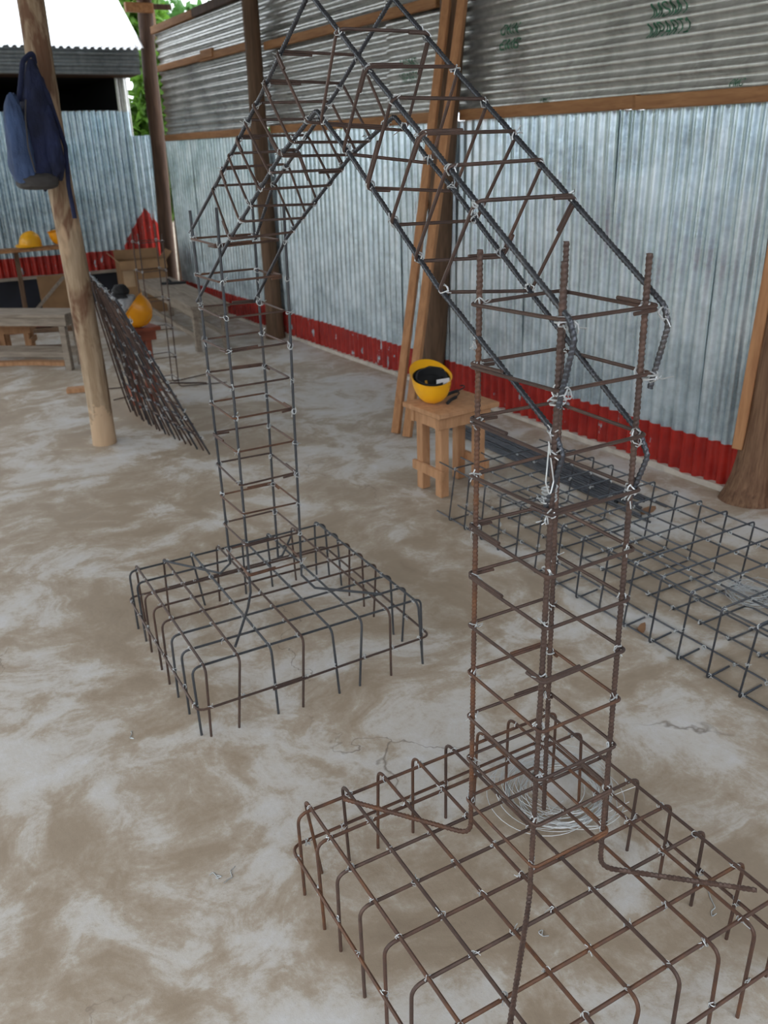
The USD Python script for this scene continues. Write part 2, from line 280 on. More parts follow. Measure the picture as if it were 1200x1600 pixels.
PITCHC, AMP = .076, .0128
def prof_h(s, amp=AMP):
    w = np.sin(2 * np.pi * s / PITCHC)
    return amp * (np.tanh(1.9 * w) / .956 if amp < .014 else w)
def sheet_mesh(width, length, along_profile, along_run, origin, out, dents=0., seed=0, nrun=14, edge=.0, amp=AMP):
    """One corrugated sheet: width across the corrugations, length along them; real thickness of 1 mm."""
    npf = int(width / PITCHC * 12) + 1
    prof = np.asarray(along_profile, float); run = np.asarray(along_run, float); out = np.asarray(out, float); origin = np.asarray(origin, float)
    def f(u, v):
        s = u * width; h = prof_h(s, amp)
        if dents:
            P2 = np.c_[s * 6 + seed * 3.1, v * length * 3.3, np.full_like(s, seed)]
            d = np.clip(meshkit.noise(P2, seed) - .72, 0, 1) * dents * 3.5
            P3 = np.c_[s * 1.5, v * length * 1.2, np.full_like(s, seed + 9.)]
            h = h + (meshkit.noise(P3, seed) - .5) * dents * .9 - d * .05 * 3
        wav = edge * (meshkit.noise(np.c_[s * 9, s * 0, s * 0 + seed], seed) - .5)
        return origin + np.outer(s, prof) + np.outer(v * length + wav * (v > .99), run) + np.outer(h, out)
    a, q = grid(npf, nrun, f)
    n = len(a); m = MB(); m.add(a, q); m.add(a - out * .0012, q[:, ::-1]); return m.get()

WANG = math.degrees(math.atan(.048))
wallr = thing('wall_right', kind='structure', loc=(3.2, 7.284, 0), rz=WANG)
ly = lambda Y: (Y - 7.284) / math.cos(math.radians(WANG))   # world Y on the wall -> local y
# upright sheets of the lower wall, each lapping the next
y = ly(10.48); k = 0
while y > ly(2.70):
    w = .76
    obj('corrugated_sheet', sheet_mesh(w, 1.778 + .010 * math.sin(k * 2.3), (0, -1, 0), (0, 0, 1), (.004 if k % 2 else .0, y, .012), (-1, 0, 0), dents=.019, seed=k + 3, nrun=44, edge=.012), SHEET_R, wallr, smooth=True)
    y -= .684; k += 1
for k in range(9):
    obj('corrugated_sheet', sheet_mesh(.76, 1.775, (0, -1, 0), (0, 0, 1), (.17, ly(2.60) - k * .684, .012), (-1, 0, 0), dents=.01, seed=k + 33, nrun=20), SHEET_R, wallr, smooth=True)
# sheets laid flat along the upper wall
def upper(Y1, Y0, z0, z1, x, seed):
    obj('corrugated_sheet', sheet_mesh(z1 - z0, ly(Y1) - ly(Y0), (0, 0, 1), (0, -1, 0), (x, ly(Y1), z0), (-1, 0, 0), dents=.008, seed=seed, nrun=16, edge=.01), SHEET_U, wallr, smooth=True)
upper(10.42, 7.92, 1.835, 2.87, .0, 41)
for r_, (z0, z1) in enumerate(((1.835, 2.56), (2.50, 3.25))):
    upper(7.84, 5.66, z0, z1, .004 * r_, 51 + r_)
    upper(5.72, 4.95, z0 + .01, z1 + .01, -.008 + .004 * r_, 61 + r_)
    upper(5.0, 1.6, z0 - .005, z1, .002 + .004 * r_, 71 + r_); upper(1.7, -1.0, z0, z1, .008 + .004 * r_, 73 + r_); upper(-.9, -3.6, z0, z1, .004 + .004 * r_, 75 + r_)
# the mortar foot
mb = MB(); n = 90
pts = np.array([(-.024 + .006 * (meshkit.noise(np.array([[i * .5, 0, 0]]), 3)[0] - .5), ly(10.4) + (ly(2.66) - ly(10.4)) * i / n, 0) for i in range(n + 1)])
h = .02 + .014 * meshkit.noise(np.c_[np.arange(n + 1) * .7, np.zeros(n + 1), np.zeros(n + 1)], 5)
P = np.vstack([pts, pts + np.c_[0 * h, 0 * h, h], pts + np.c_[0 * h + .045, 0 * h, h], pts + [.045, 0, 0]]).reshape(4, n + 1, 3)
q = []
for j in range(3):
    for i in range(n): q.append((j * (n + 1) + i, (j + 1) * (n + 1) + i, (j + 1) * (n + 1) + i + 1, j * (n + 1) + i + 1))
obj('mortar_foot', MB().add(P.reshape(-1, 3), q).get(), MORTAR, wallr)
# timber rails
trim_no = [0]
def trim(a, b, w, t, mat_=ORANGEWOOD, parent=None):
    trim_no[0] += 1
    P_ = lambda p: np.array([3.2, 7.284, 0]) + rotz(WANG) @ np.array([p[0], ly(p[1]), p[2]])
    a, b = P_(a), P_(b); d = b - a; ln = np.linalg.norm(d); rz = math.degrees(math.atan2(d[1], d[0])) - 90
    t_ = thing(f'trim_{trim_no[0]}', kind='structure', loc=(a + b) / 2, rz=rz)
    tilt = math.degrees(math.atan2(d[2], math.hypot(d[0], d[1])))
    obj('timber', box((0, 0, 0), (t, ln, w), rotx(tilt), .004), mat_, t_)
for Y1, Y0, z, dz in ((10.38, 9.0, 1.808, 0), (9.0, 7.78, 1.806, .004), (7.6, 5.1, 1.812, 0), (4.86, 3.42, 1.813, .0), (3.45, 1.7, 1.808, -.004), (1.7, -.9, 1.806, .0), (-.9, -3.5, 1.808, 0)):
    trim((-.032, Y1, z), (-.032, Y0, z + dz), .062, .038)
for Y1, Y0, z, dz in ((10.35, 8.95, 2.50, 0), (9.1, 7.8, 2.49, .0), (7.6, 5.1, 2.455, .0)):
    trim((-.034, Y1, z), (-.034, Y0, z + dz), .062, .036)
trim((-.034, 10.4, 2.872), (-.034, 9.05, 2.885), .07, .05)
trim((-.03, 9.15, 2.885), (-.03, 7.75, 2.90), .075, .06, LOG_DARK)
trim((-.05, 9.02, 2.515), (-.05, 8.72, 2.515), .075, .03, ORANGEWOOD)
# printed stamps on the upper sheets, following the corrugation
def stamp(text, Yl, z, h, width, zsheet, xsheet):
    t = meshkit.text_mesh(text, h, .0006); v, f = trimesh.remesh.subdivide_to_size(np.array(t.vertices), np.array(t.faces), .012)
    k = width / max(v[:, 0].max(), 1e-6); v = v * [k, 1, 1]
    zz = z + v[:, 1]; x = xsheet - prof_h(zz - zsheet) - .0022 - v[:, 2]
    return np.c_[x, ly(Yl) - v[:, 0], zz], f
mb = MB()
for a in (('MSMT', 3.42, 2.165, .062, .22, 1.83, .002), ('MPART1', 3.43, 2.085, .062, .25, 1.83, .002), ('DKN', 4.52, 2.21, .055, .15, 1.83, .002), ('EMB', 4.53, 2.135, .055, .17, 1.83, .002),
          ('PMC', 2.925, 1.845, .032, .07, 1.83, .002), ('PMC', 4.16, 1.845, .026, .07, 1.83, .002), ('MSMT', 5.56, 2.12, .055, .2, 1.845, -.008), ('MPART1', 5.57, 2.04, .055, .22, 1.845, -.008)):
    v_, f_ = stamp(*a); obj('printed_stamp', (v_, f_), GREENINK, wallr, smooth=False)

# back wall and the neighbouring corrugated shed behind it
wallb = thing('wall_back', kind='structure')
obj('corrugated_sheet', sheet_mesh(.36, 1.49, (1, 0, 0), (0, 0, 1), (2.74, 10.875, .36), (0, -1, 0), dents=.006, seed=81, amp=.0145, nrun=30, edge=.01), SHEET_B, wallb, smooth=True)
obj('navy_skirting', slab(-1.6, 3.04, 10.9, 10.93, 0, .375), SKIRT, wallb)
for x0, x1, z in ((-1.6, 1.55, .375), (1.55, 3.0, .37)):
    obj('batten', box(((x0 + x1) / 2, 10.875, z), (x1 - x0, .03, .035), None, .004), GREYWOOD_X, wallb)
shed = thing('corrugated_shed', 'neighbouring corrugated iron shed with dark window slot and bright white roof', 'shed', (0, 0, 0))
k = 0
for x in np.arange(-1.6, 2.7, .684):
    obj('wall_sheet', sheet_mesh(.76 if x < 2 else 2.77 - x, 1.755, (1, 0, 0), (0, 0, 1), (x, 10.9 + .004 * (k % 2), .36), (0, -1, 0), dents=.005, seed=90 + k, amp=.0145, nrun=30, edge=.01), SHEET_B if x > 1.9 else SHEET_SHED, shed, smooth=True); k += 1
obj('jamb_sheet', sheet_mesh(.13, .42, (1, 0, 0), (0, 0, 1), (2.655, 10.9, 2.10), (0, -1, 0), seed=97, amp=.0145, nrun=4), SHEET_U, shed, smooth=True)
obj('side_sheet', sheet_mesh(3.0, 2.1, (0, 1, 0), (0, 0, 1), (2.785, 10.91, .36), (1, 0, 0), seed=98, nrun=6), SHEET_U, shed, smooth=True)
obj('sill_board', box((.6, 10.93, 2.112), (4.2, .03, .012), None, .002), GREYWOOD_X, shed)
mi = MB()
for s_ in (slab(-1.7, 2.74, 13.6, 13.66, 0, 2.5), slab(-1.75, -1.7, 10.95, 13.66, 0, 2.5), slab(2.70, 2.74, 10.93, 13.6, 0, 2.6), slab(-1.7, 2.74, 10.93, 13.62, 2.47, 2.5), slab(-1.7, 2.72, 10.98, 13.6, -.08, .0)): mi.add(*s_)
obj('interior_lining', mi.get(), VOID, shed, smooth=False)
fx0, fx1 = -1.8, 2.865
for z0, z1, yy in ((2.56, 2.722, 10.50), (2.455, 2.575, 10.53)):
    obj('fascia_sheet', sheet_mesh(z1 - z0, fx1 - fx0, (0, 0, 1), (1, 0, 0), (fx0, yy, z0), (0, -1, 0), dents=.006, seed=int(z0 * 100), nrun=24, amp=.013), SHEET_DARK, shed, smooth=True)
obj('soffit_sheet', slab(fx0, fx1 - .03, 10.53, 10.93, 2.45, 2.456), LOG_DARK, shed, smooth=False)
rl = math.hypot(2.4, 1.64)
for k in range(7):
    x = 2.89 - .70 * (k + 1)
    obj('roof_sheet', sheet_mesh(.72, rl, (1, 0, 0), np.array([0, 2.4, 1.64]) / rl, (x, 10.44, 2.70 + .003 * (k % 2)), np.array([0, -1.64, 2.4]) / rl, seed=120 + k, nrun=6), SHEET_ROOF, shed, smooth=True)
# roof over the yard, above the frame
roof = thing('ceiling', kind='structure')
k = 0
for yy in np.arange(-1.8, 10.0, .684):
    obj('roof_sheet', sheet_mesh(.76, 7.9, (0, 1, 0), (math.cos(.09), 0, -math.sin(.09)), (-4.2, yy, 3.93 + .003 * (k % 2)), (0, 0, 1), seed=150 + k, nrun=4), SHEET_U, roof, smooth=True); k += 1
for xx, zz in ((-1.2, 3.58), (.93, 3.39), (2.9, 3.21)):
    obj('purlin', box((xx, 4.3, zz), (.06, 12.4, .09), None, .004), ORANGEWOOD, roof)

wallf = thing('wall_front', kind='structure')
k = 0
for x in np.arange(-4.2, 3.4, .684):
    obj('corrugated_sheet', sheet_mesh(.76, 2.4, (1, 0, 0), (0, 0, 1), (x, -3.6 + .003 * (k % 2), 0), (0, 1, 0), seed=200 + k, nrun=6), SHEET_SHED, wallf, smooth=True); k += 1
# ------------------------------------------------------------------ posts and leaning timber
def log(a, b, r0, r1, seed, flare=0., sides=20, n=40, rough=.06, knots=()):
    a, b = np.asarray(a, float), np.asarray(b, float); t = np.linspace(0, 1, n); d = b - a; ln = np.linalg.norm(d)
    p = a + np.outer(t, d); w = (meshkit.noise(np.c_[t * 4, t * 0 + seed, t * 0], seed) - .5) * .03; w2 = (meshkit.noise(np.c_[t * 4, t * 0 + seed + 5, t * 0], seed) - .5) * .03
    w, w2 = w * np.minimum(1, 6 * t), w2 * np.minimum(1, 6 * t); p = p + np.c_[w, w2, 0 * w]
    r = r0 + (r1 - r0) * t + flare * np.exp(-t * ln / .12)
    V, F = tube(p, r, sides); c = np.repeat(p, sides, 0); m = n * sides
    ang = np.tile(np.linspace(0, 2 * np.pi, sides, endpoint=False), n); zz = np.repeat(t * ln, sides)
    k = 1 + rough * 2 * (meshkit.fbm(np.c_[np.cos(ang) * 1.6 + 3, np.sin(ang) * 1.6 + 3, zz * 2.2], 3, seed) - .5)
    for kz, ka, kh, kw in knots:
        da = np.abs((ang - ka + np.pi) % (2 * np.pi) - np.pi); k += kh * np.exp(-((zz - kz) / kw) ** 2 - (da / .45) ** 2)
    V[:m] = c + (V[:m] - c) * k[:, None]
    return V, F
t_ = thing('log_post', 'pale peeled log post standing out on the floor with the bag hung on it', 'post', (.925, 5.31, 0))
obj('trunk', log((0, 0, -.02), (.01, 0, 3.42), .070, .066, 5, .004, 24, 60, .05, ((1.62, -.9, .28, .03), (2.0, -2.2, .12, .03), (1.13, 2.6, .16, .05), (1.7, -.4, .2, .025))), LOG_LIGHT, t_)
t_ = thing('log_post', 'dark brown log post at the far corner beside the horizontal sheets', 'post', (2.93, 10.62, 0)); obj('trunk', log((0, 0, -.02), (.10, 0, 3.3), .086, .08, 8, .02), LOG_DARK, t_)
obj('beam_stub', box((.0, -.11, 3.1), (.30, .07, .09), None, .005), ORANGEWOOD, t_); obj('beam_stub', box((.2, .0, 3.13), (.36, .06, .05), None, .005), LOG_DARK, t_)
t_ = thing('log_post', 'brown log post against the wall behind the far column', 'post', (3.06, 7.66, 0)); obj('trunk', log((0, 0, -.02), (.0, .0, 3.35), .078, .066, 9, .02), LOG_MID, t_)
t_ = thing('log_post', 'log post by the wall with orange planks leaning on it', 'post', (3.215, 5.14, 0)); obj('trunk', log((0, 0, -.02), (.0, -.42, 3.3), .085, .078, 10, .01, rough=.09), LOG_MID, t_)
t_ = thing('log_post', 'thick split bark log post at the right edge of the wall', 'post', (3.44, 2.55, 0)); obj('trunk', log((0, 0, -.02), (.12, -.12, 3.3), .088, .085, 11, .055, 30, 70, .16), LOG_BARK, t_)
obj('nailed_plank', beam((-.075, .045, .26), (-.02, .0, 2.2), .05, .03, (1, .4, 0)), ORANGEWOOD_Z, t_)
def plank(label, a, b, w, t, m=ORANGEWOOD_Z, up=(1, .6, 0), cat='plank', name='timber_plank', group=None):
    a, b = np.asarray(a, float), np.asarray(b, float)
    x = thing(name, label, cat, a, group=group); v, f = beam((0, 0, 0), b - a, w, t, up); v[:, 2] -= min(0, v[:, 2].min() + (a[2] if a[2] < .1 else 0)) if a[2] < .1 else 0
    obj('board', (v, f), m, x); return x
plank('leaning orange plank farthest left of the wall post', (2.519, 4.435, .0), (3.15, 4.81, 2.42), .050, .035)
plank('leaning orange plank with its foot behind the small stool', (2.540, 4.33, .0), (3.175, 4.686, 2.404), .052, .04)
plank('slim orange batten leaning between the two leaning planks', (2.70, 4.72, .0), (3.15, 5.05, 1.42), .045, .03)

# ------------------------------------------------------------------ the rebar portal frame
def tie_mesh(p, r, seed, scale=1.0, wr=.0013):
    """Loops of soft wire wrung round a crossing, with two cut tails."""
    g = np.random.default_rng(seed); m = MB(); p = np.asarray(p, float)
    for k in range(2):
        a = nrm(g.normal(size=3) * [1, 1, .6]); b = nrm(np.cross(a, g.normal(size=3))); c = np.cross(a, b) * .75
        th = np.linspace(0, 2 * np.pi, 11)[:-1]; R = r * (1.12 + .2 * g.random()) * scale
        L_ = p + R * (np.cos(th)[:, None] * b + np.sin(th)[:, None] * c) + g.normal(size=(10, 3)) * r * .12
        m.add(*tube(L_, wr, 4, True))
    d = nrm(g.normal(size=3) + [-.2, -.5, .2])
    for k in range(2):
        e = nrm(d + g.normal(size=3) * .45); q = p + e * r * 1.1
        m.add(*tube(np.array([q, q + e * r * .45 * scale, q + (e + g.normal(size=3) * .5) * r * .95 * scale]), wr * .8, 4))
    return m.get()
portal = thing('rebar_portal_frame', 'big rusty rebar portal frame, two columns on grid footings joined by sloping rafters', 'rebar frame')
tie_seed = [100]
def tie(p, r, parent, scale=1.0, wr=.0013):
    tie_seed[0] += 1; obj('wire_tie', tie_mesh(p, r, tie_seed[0], scale, wr), WIRE, parent)
MBR = .0041
def footing(x0, y0, sA, sB, zt, e, far, hooks):
    part = thing('footing_cage', parent=str(portal.GetPath()))
    x1, y1 = x0 + 7 * sA, y0 - 7 * sB; g = np.random.default_rng(int(y0 * 100))
    m1, m2 = (RUST, BROWNBAR) if not far else (BROWNBAR, GREYBAR)
    jit = lambda s: g.normal() * s
    for a in range(8):
        yy = y0 - a * sB; z = zt; l0, l1 = jit(.012), jit(.012)
        p = fillet([(x0 - e + jit(.004), yy + l0, 0), (x0 - e, yy, z), (x1 + e, yy + jit(.003), z), (x1 + e + jit(.004), yy + l1, 0)], .028)
        obj('mat_bar', tube(p, MBR, 7), [m1, m2][int(g.random() > .55)], part)
    for b in range(8):
        xx = x0 + b * sA; z = zt + 2 * MBR + .0005; l0, l1 = jit(.012), jit(.012)
        p = fillet([(xx + l0, y0 + e, 0), (xx, y0 + e, z), (xx + jit(.003), y1 - e, z), (xx + l1, y1 - e + jit(.004), 0)], .028)
        obj('mat_bar', tube(p, MBR, 7), [m1, m2][int(g.random() > .55)], part)
    o = e + 2 * MBR; zr = .112
    ring = fillet([(x0 + .3, y1 - o, zr), (x0 - o, y1 - o, zr), (x0 - o, y0 + o, zr), (x1 + o, y0 + o, zr + .004), (x1 + o, y1 - o, zr), (x0 + .2, y1 - o, zr - .009)], .03)
    obj('ring_bar', tube(ring, MBR, 7), m1, part)
    pts = [(x0 + b * sA, y0 - a * sB, zt + MBR) for a in range(8) for b in range(8)]
    pts += [(x0 - e - MBR, y0 - a * sB, zr) for a in range(8)] + [(x0 + b * sA, y1 - e - MBR, zr) for b in range(8)] + [(x1 + e + MBR, y0 - a * sB, zr) for a in range(8)] + [(x0 + b * sA, y0 + e + MBR, zr) for b in range(8)]
    if far:
        m = MB()
        for i, p in enumerate(pts): m.tm(tie_mesh(p, .0068, 900 + i, 1.0, .0013))
        obj('wire_ties', m.get(), WIRE, part, kind='stuff')
    else:
        for p in pts: tie(p, .0068, part)
    return part
footing(.576, 1.460, .0990, .1020, .238, .033, False, None)
footing(.554, 2.931, .1050, .1068, .238, .033, True, None)

# columns: four deformed bars with outward hooks, stirrups, ties
LEV = [1.408, 1.304, 1.203, 1.104, .996, .897, .790, .682, .575, .468, .362]
def stirrup_path(x0, x1, y0, y1, z, start, over=.08, g=None, tilt=0.):
    """A closed link with its two ends lapped along one side."""
    c = [(x0, y0, z), (x1, y0, z), (x1, y1, z), (x0, y1, z)]
    c = [np.array(p) + [0, 0, tilt * (k - 1.5)] for k, p in enumerate(c)]
    c = c[start:] + c[:start]; d = nrm(c[1] - c[0]); d3 = nrm(c[3] - c[0])
    q = [c[0] + d * over + [0, 0, .004], c[0] + [0, 0, .002], c[3], c[2], c[1], c[0] - [0, 0, .004], c[0] + d3 * over * .55 - [0, 0, .006]]
    return fillet(q, .011, 4)
def column(cx, bars, far, hookends, b_straight=None):
    part = thing('column_cage', parent=str(portal.GetPath())); g = np.random.default_rng(21 + far)
    R = .0048 if not far else .0044
    for nm, (x, y, ztop, lean) in bars.items():
        h = hookends.get(nm); zb = .262
        top = np.array([x + lean[0], y + lean[1], ztop]); base = np.array([x, y, zb])
        if h is None: pts = [top, np.array([x, y + lean[2] if len(lean) > 2 else y, .275])]
        else: pts = list(fillet([top, base, np.array([h[0], h[1], zb + .006])], .03, 6))
        if far: obj('column_bar', tube(wob(pts, .002, g.random() * 9), R, 8), GREYBAR, part)
        else: obj('column_bar', ribbed(pts, R), BROWNBAR if nm != 'L' else RUST, part)
    xs = [b[0] for b in bars.values()]; ys = [b[1] for b in bars.values()]
    o = R + .0033
    for k, z in enumerate(LEV):
        p = stirrup_path(min(xs) - o, max(xs) + o, min(ys) - o, max(ys) + o, z, int(g.integers(0, 4)), .06 + .05 * g.random(), tilt=g.normal() * .0015)
        obj('stirrup', tube(p, .0033, 7), BROWNBAR if g.random() < .6 else RUST, part)
        for nm, (x, y, _, lean) in bars.items():
            f = (z - .26) / 1.23
            tie((x + lean[0] * f, y + lean[1] * f, z),   .0080 if not far else .0082, part, 1.0, .0015)
    return part
XL, XR = .836, 1.012
column(.924, {'L': (XL, 1.186, 1.492, (0, -.006)), 'F': (XL, .981, 1.492, (0, -.008)), 'R': (XR, .972, 1.488, (0, .012)), 'B': (XR, 1.158, 1.492, (0, .018, -.004))}, False,
       {'L': (.645, 1.423), 'F': (.640, .785), 'R': (1.232, .764)})
column(.91, {'L': (.820, 2.651, 1.490, (0, .01)), 'F': (.820, 2.456, 1.508, (0, -.04)), 'R': (1.0, 2.440, 1.508, (0, -.075)), 'B': (1.0, 2.648, 1.510, (0, -.04))}, True,
       {'L': (.642, 2.893), 'F': (.662, 2.185), 'R': (1.199, 2.231), 'B': (1.131, 2.836)})
# extra turns of wire where the rafters are lashed to the near column
# rafters
raft = thing('rafter_cage', parent=str(portal.GetPath()))
AP = 1.755
def outer(x, xf, far_end):
    q = [(x + .002, .966, 1.280), (x + .012, .950, 1.382), (x + .008, .958, 1.412), (x, 1.259, 1.612), (x, 1.527, 1.779), (x - .002, AP, 1.930), (x - .006, 2.037, 1.765), (xf + .003, 2.435, 1.556), (xf, far_end[0], far_end[1])]
    return fillet(q, .02, 5)
def inner(x, xf, far_end, hook):
    up = [(1.30, 1.418), (1.62, 1.637), (AP, 1.722), (1.96, 1.638)] if x < .9 else [(1.284, 1.402), (1.52, 1.560), (1.62, 1.620), (1.70, 1.674), (AP, 1.709), (1.96, 1.634)]
    zt = 1.236 if x < .9 else 1.20
    q = [(x - .004, .984, hook), (x + .010, .962, zt - .035), (x + .004, .978, zt)] + [(x - .003 * (y > 1.7), y, z) for y, z in up] + [(xf + .003, 2.36, 1.42), (xf, far_end[0], far_end[1])]
    return fillet(q, .02, 5)
oL, oR = outer(XL - .006, .822, (2.69, 1.425)), outer(XR + .006, .998, (2.60, 1.40))
iL, iR = inner(XL - .003, .822, (2.70, 1.215), 1.10), inner(XR + .004, .998, (2.66, 1.20), 1.075)
for p in (oL, oR, iL, iR): obj('rafter_bar', ribbed(p, .0044), DARKBAR, raft)
def at_y(path, Y, zmin):
    p = path[path[:, 2] > zmin]; p = p[np.argsort(p[:, 1], kind='stable')]
    return np.array([np.interp(Y, p[:, 1], p[:, 0]), Y, np.interp(Y, p[:, 1], p[:, 2])])
st = [(1.182, 1.285), (1.259, 1.366), (1.343, 1.450), (1.435, 1.540), (1.527, 1.632), (1.632, 1.722)]
sf = [(1.915, 1.795), (2.000, 1.885), (2.070, 1.950), (2.135, 2.020), (2.205, 2.090), (2.275, 2.165), (2.345, 2.240), (2.430, 2.330)]
g = np.random.default_rng(5)
for k, (yo, yi) in enumerate(st + sf):
    A, B, C, D = at_y(oL, yo, 1.415), at_y(oR, yo + g.normal() * .004, 1.415), at_y(iR, yi + g.normal() * .006, 1.25), at_y(iL, yi, 1.25)
    cen = (A + B + C + D) / 4; q = [p + nrm(p - cen) * .010 for p in (A, B, C, D)]
    s = int(g.integers(0, 4)); q = q[s:] + q[:s]; n_ = nrm(np.cross(q[1] - q[0], q[2] - q[1])) * .004
    d, d3 = nrm(q[1] - q[0]), nrm(q[3] - q[0])
    path = fillet([q[0] + d * (.06 + .04 * g.random()) + n_, q[0] + n_ * .5, q[3], q[2], q[1], q[0] - n_, q[0] + d3 * .05 - n_], .016, 5)
    obj('stirrup', tube(path, .0033, 7), BROWNBAR, raft)
    for p in (A, B, C, D): tie(p, .0078, raft, 1.0, .0015)
for p in ((XL + .01, .96, 1.40), (XL + .008, .962, 1.30), (XR + .01, .955, 1.40), (XR + .008, .962, 1.30), (XR, .978, 1.19), (XR, .98, 1.09), (XL, .983, 1.235), (XL, .985, 1.115), (XL, .983, 1.09), (XL, 1.186, 1.335), (.82, 2.66, 1.215), (.82, 2.66, 1.42), (1., 2.62, 1.22), (1., 2.62, 1.27), (1.0, 2.60, 1.40)):
    tie(p, .0086, raft, 1.0, .0013)
def spiral(p, r, h, turns, wr=.0016):
    t = np.linspace(0, 1, turns * 9); a = t * turns * 2 * np.pi
    return tube(np.asarray(p) + np.c_[np.cos(a) * r * (1 + .12 * np.sin(a * .37)), np.sin(a) * r * (1 + .12 * np.cos(a * .51)), (t - .5) * h], wr, 4)
for p, h_ in (((XL + .005, .978, 1.285), .014), ((XL + .003, .985, 1.13), .03), ((XR + .006, .965, 1.30), .012), ((XL + .004, .975, 1.41), .014), ((XR + .003, .98, 1.10), .01)):
    obj('wire_lashing', spiral(p, .0118, h_, 2 if h_ < .02 else 4), WIRE, raft)
obj('wire_loop', tube(fillet([(XL - .012, .975, 1.225), (XL - .004, .968, 1.16), (XL - .012, .966, 1.135), (XL - .018, .97, 1.16), (XL - .008, .978, 1.22)], .006), .0014, 4), WIRE, raft)

# ------------------------------------------------------------------ the long low cage on the right
rc = thing('rebar_raft_cage', 'long low double-layered dark rebar cage lying beside the wall', 'rebar cage')
g = np.random.default_rng(3); X0, X1, ZT = 2.05, 2.68, .268
ys = [3.12 - .1285 * i for i in range(19)]
for i, yy in enumerate(ys):
    a = fillet([(X0 + .12, yy + .01, .005), (X0, yy, .005), (X0 + .018 + g.normal() * .006, yy - .01, ZT), (X1 + .01, yy - .012, ZT + .01), (X1 - .01 + g.normal() * .006, yy, .005), (X0 + .25, yy - .004, .005)], .014, 4)
    obj('cage_link', tube(a, .0037, 7), DARKBAR, rc)
for j in range(6):
    x = X0 + .012 + (X1 - X0 - .03) * j / 5
    for z, nm in ((.0125, 'bottom'), (ZT - .009, 'top')):
        xs_ = x + (.016 if nm == 'top' else 0)
        obj('long_bar', tube(wob([(xs_, 3.24, z), (xs_ + .01, .72, z)], .003, j + z * 50), .0036, 7), DARKBAR if g.random() < .7 else GREYBAR, rc)
for i, yy in enumerate(ys[:16]):
    for j in range(6):
        x = X0 + .012 + (X1 - X0 - .03) * j / 5
        tie((x + .016, yy - .01, ZT - .004), .0065, rc, 1, .0013)
        if j in (0, 5): tie((X0 + .012 if j == 0 else X1 - .004, yy - .004, .13), .006, rc, 1, .0013) if (i + j) % 2 else None
mm = MB()
for i, yy in enumerate(ys[:16]):
    for j in range(6): mm.tm(tie_mesh((X0 + .012 + (X1 - X0 - .03) * j / 5, yy, .0125), .0065, 5000 + i * 6 + j))
obj('wire_ties', mm.get(), WIRE, rc, kind='stuff')
# straight dark bars stacked on the floor between the cage and the wall
g = np.random.default_rng(14)
for i in range(16):
    a = g.normal() * .003; x = 2.80 + .018 * (i % 10) * 1.25; z = .0062 + .011 * (i // 10)
    o = obj('straight_rebar', ribbed([(x + .02 + a, 4.28 + g.normal() * .08, z), (x + .02 + a * .3, 2.75 + g.normal() * .1, z)], .0055, 6), DARKBAR, None,
            'straight dark rebar in the pile on the floor between cage and wall', 'rebar', 'straight rebars piled by the wall')

# ------------------------------------------------------------------ tilted mat leaning on the pale post
lm = thing('rebar_mat', 'dense wire-tied rebar mat leaning at a slant against the pale log post', 'rebar mat')
g = np.random.default_rng(31); BT, TP = [], []
for i in range(9):
    u = i / 8
    b = np.array([1.245 + .16 * u - .03 * math.sin(u * 3.1), 5.79 - 1.085 * u, .006]); t = np.array([1.085 - .09 * u, 5.72 - 1.02 * u, .97 - .015 * u])
    BT.append(b); TP.append(t)
    obj('long_bar', tube(wob([b, t], .006, i * 1.7), .0055, 7), DARKBAR if i % 3 else BROWNBAR, lm)
    obj('long_bar', tube(wob([b + [-.025, .03, .02], t + [-.022, .03, -.02]], .01, i * 4.1), .0055, 7), BROWNBAR, lm)
    if True: obj('long_bar', tube(wob([b + [-.012, .015, .03], t + [-.012, .02, .0]], .008, i * 2.9), .005, 7), BROWNBAR if i % 3 else DARKBAR, lm)
BT, TP = np.array(BT), np.array(TP)
mt = MB()
for c in range(10):
    f = .12 + .84 * c / 9
    for lay, off in ((0, [.009, -.004, .0]), (1, [-.014, .012, .01])):
        p = BT + (TP - BT) * (f + lay * .03) + off
        obj('cross_bar', tube(resample(p, .1)[0], .0048, 6), BROWNBAR if (c + lay) % 2 else DARKBAR, lm)
        for q in p[(c + lay) % 2::2]: mt.tm(tie_mesh(q, .0095, int(q[1] * 1e4) + c, 1.0, .0017))
obj('wire_ties', mt.get(), WIRE, lm, kind='stuff')

# slender cage standing behind the mat
sc_ = thing('slender_column_cage', 'slender rusty column cage standing on the floor behind the slanted mat', 'rebar cage', (1.64, 6.46, 0))
for sx, sy, top in ((-1, -1, 1.13), (1, -1, 1.12), (1, 1, 1.18), (-1, 1, 1.14)):
    x, y_ = sx * .085, sy * .085
    obj('column_bar', tube(fillet([(x + .02, y_ + .02, top), (x, y_, .008), (x + sx * .35, y_ + sy * .10, .008)], .03, 5), .0045, 6), BROWNBAR, sc_)
for z in (1.07, .87, .66, .45, .24, .06):
    obj('stirrup', tube(stirrup_path(-.092 + z * .012, .092 + z * .012, -.092, .092, z, 1, .05), .0033, 5), BROWNBAR, sc_)
    for sx in (-1, 1):
        for sy in (-1, 1): tie((sx * .086 + z * .012, sy * .086, z), .008, sc_, 1, .0015)

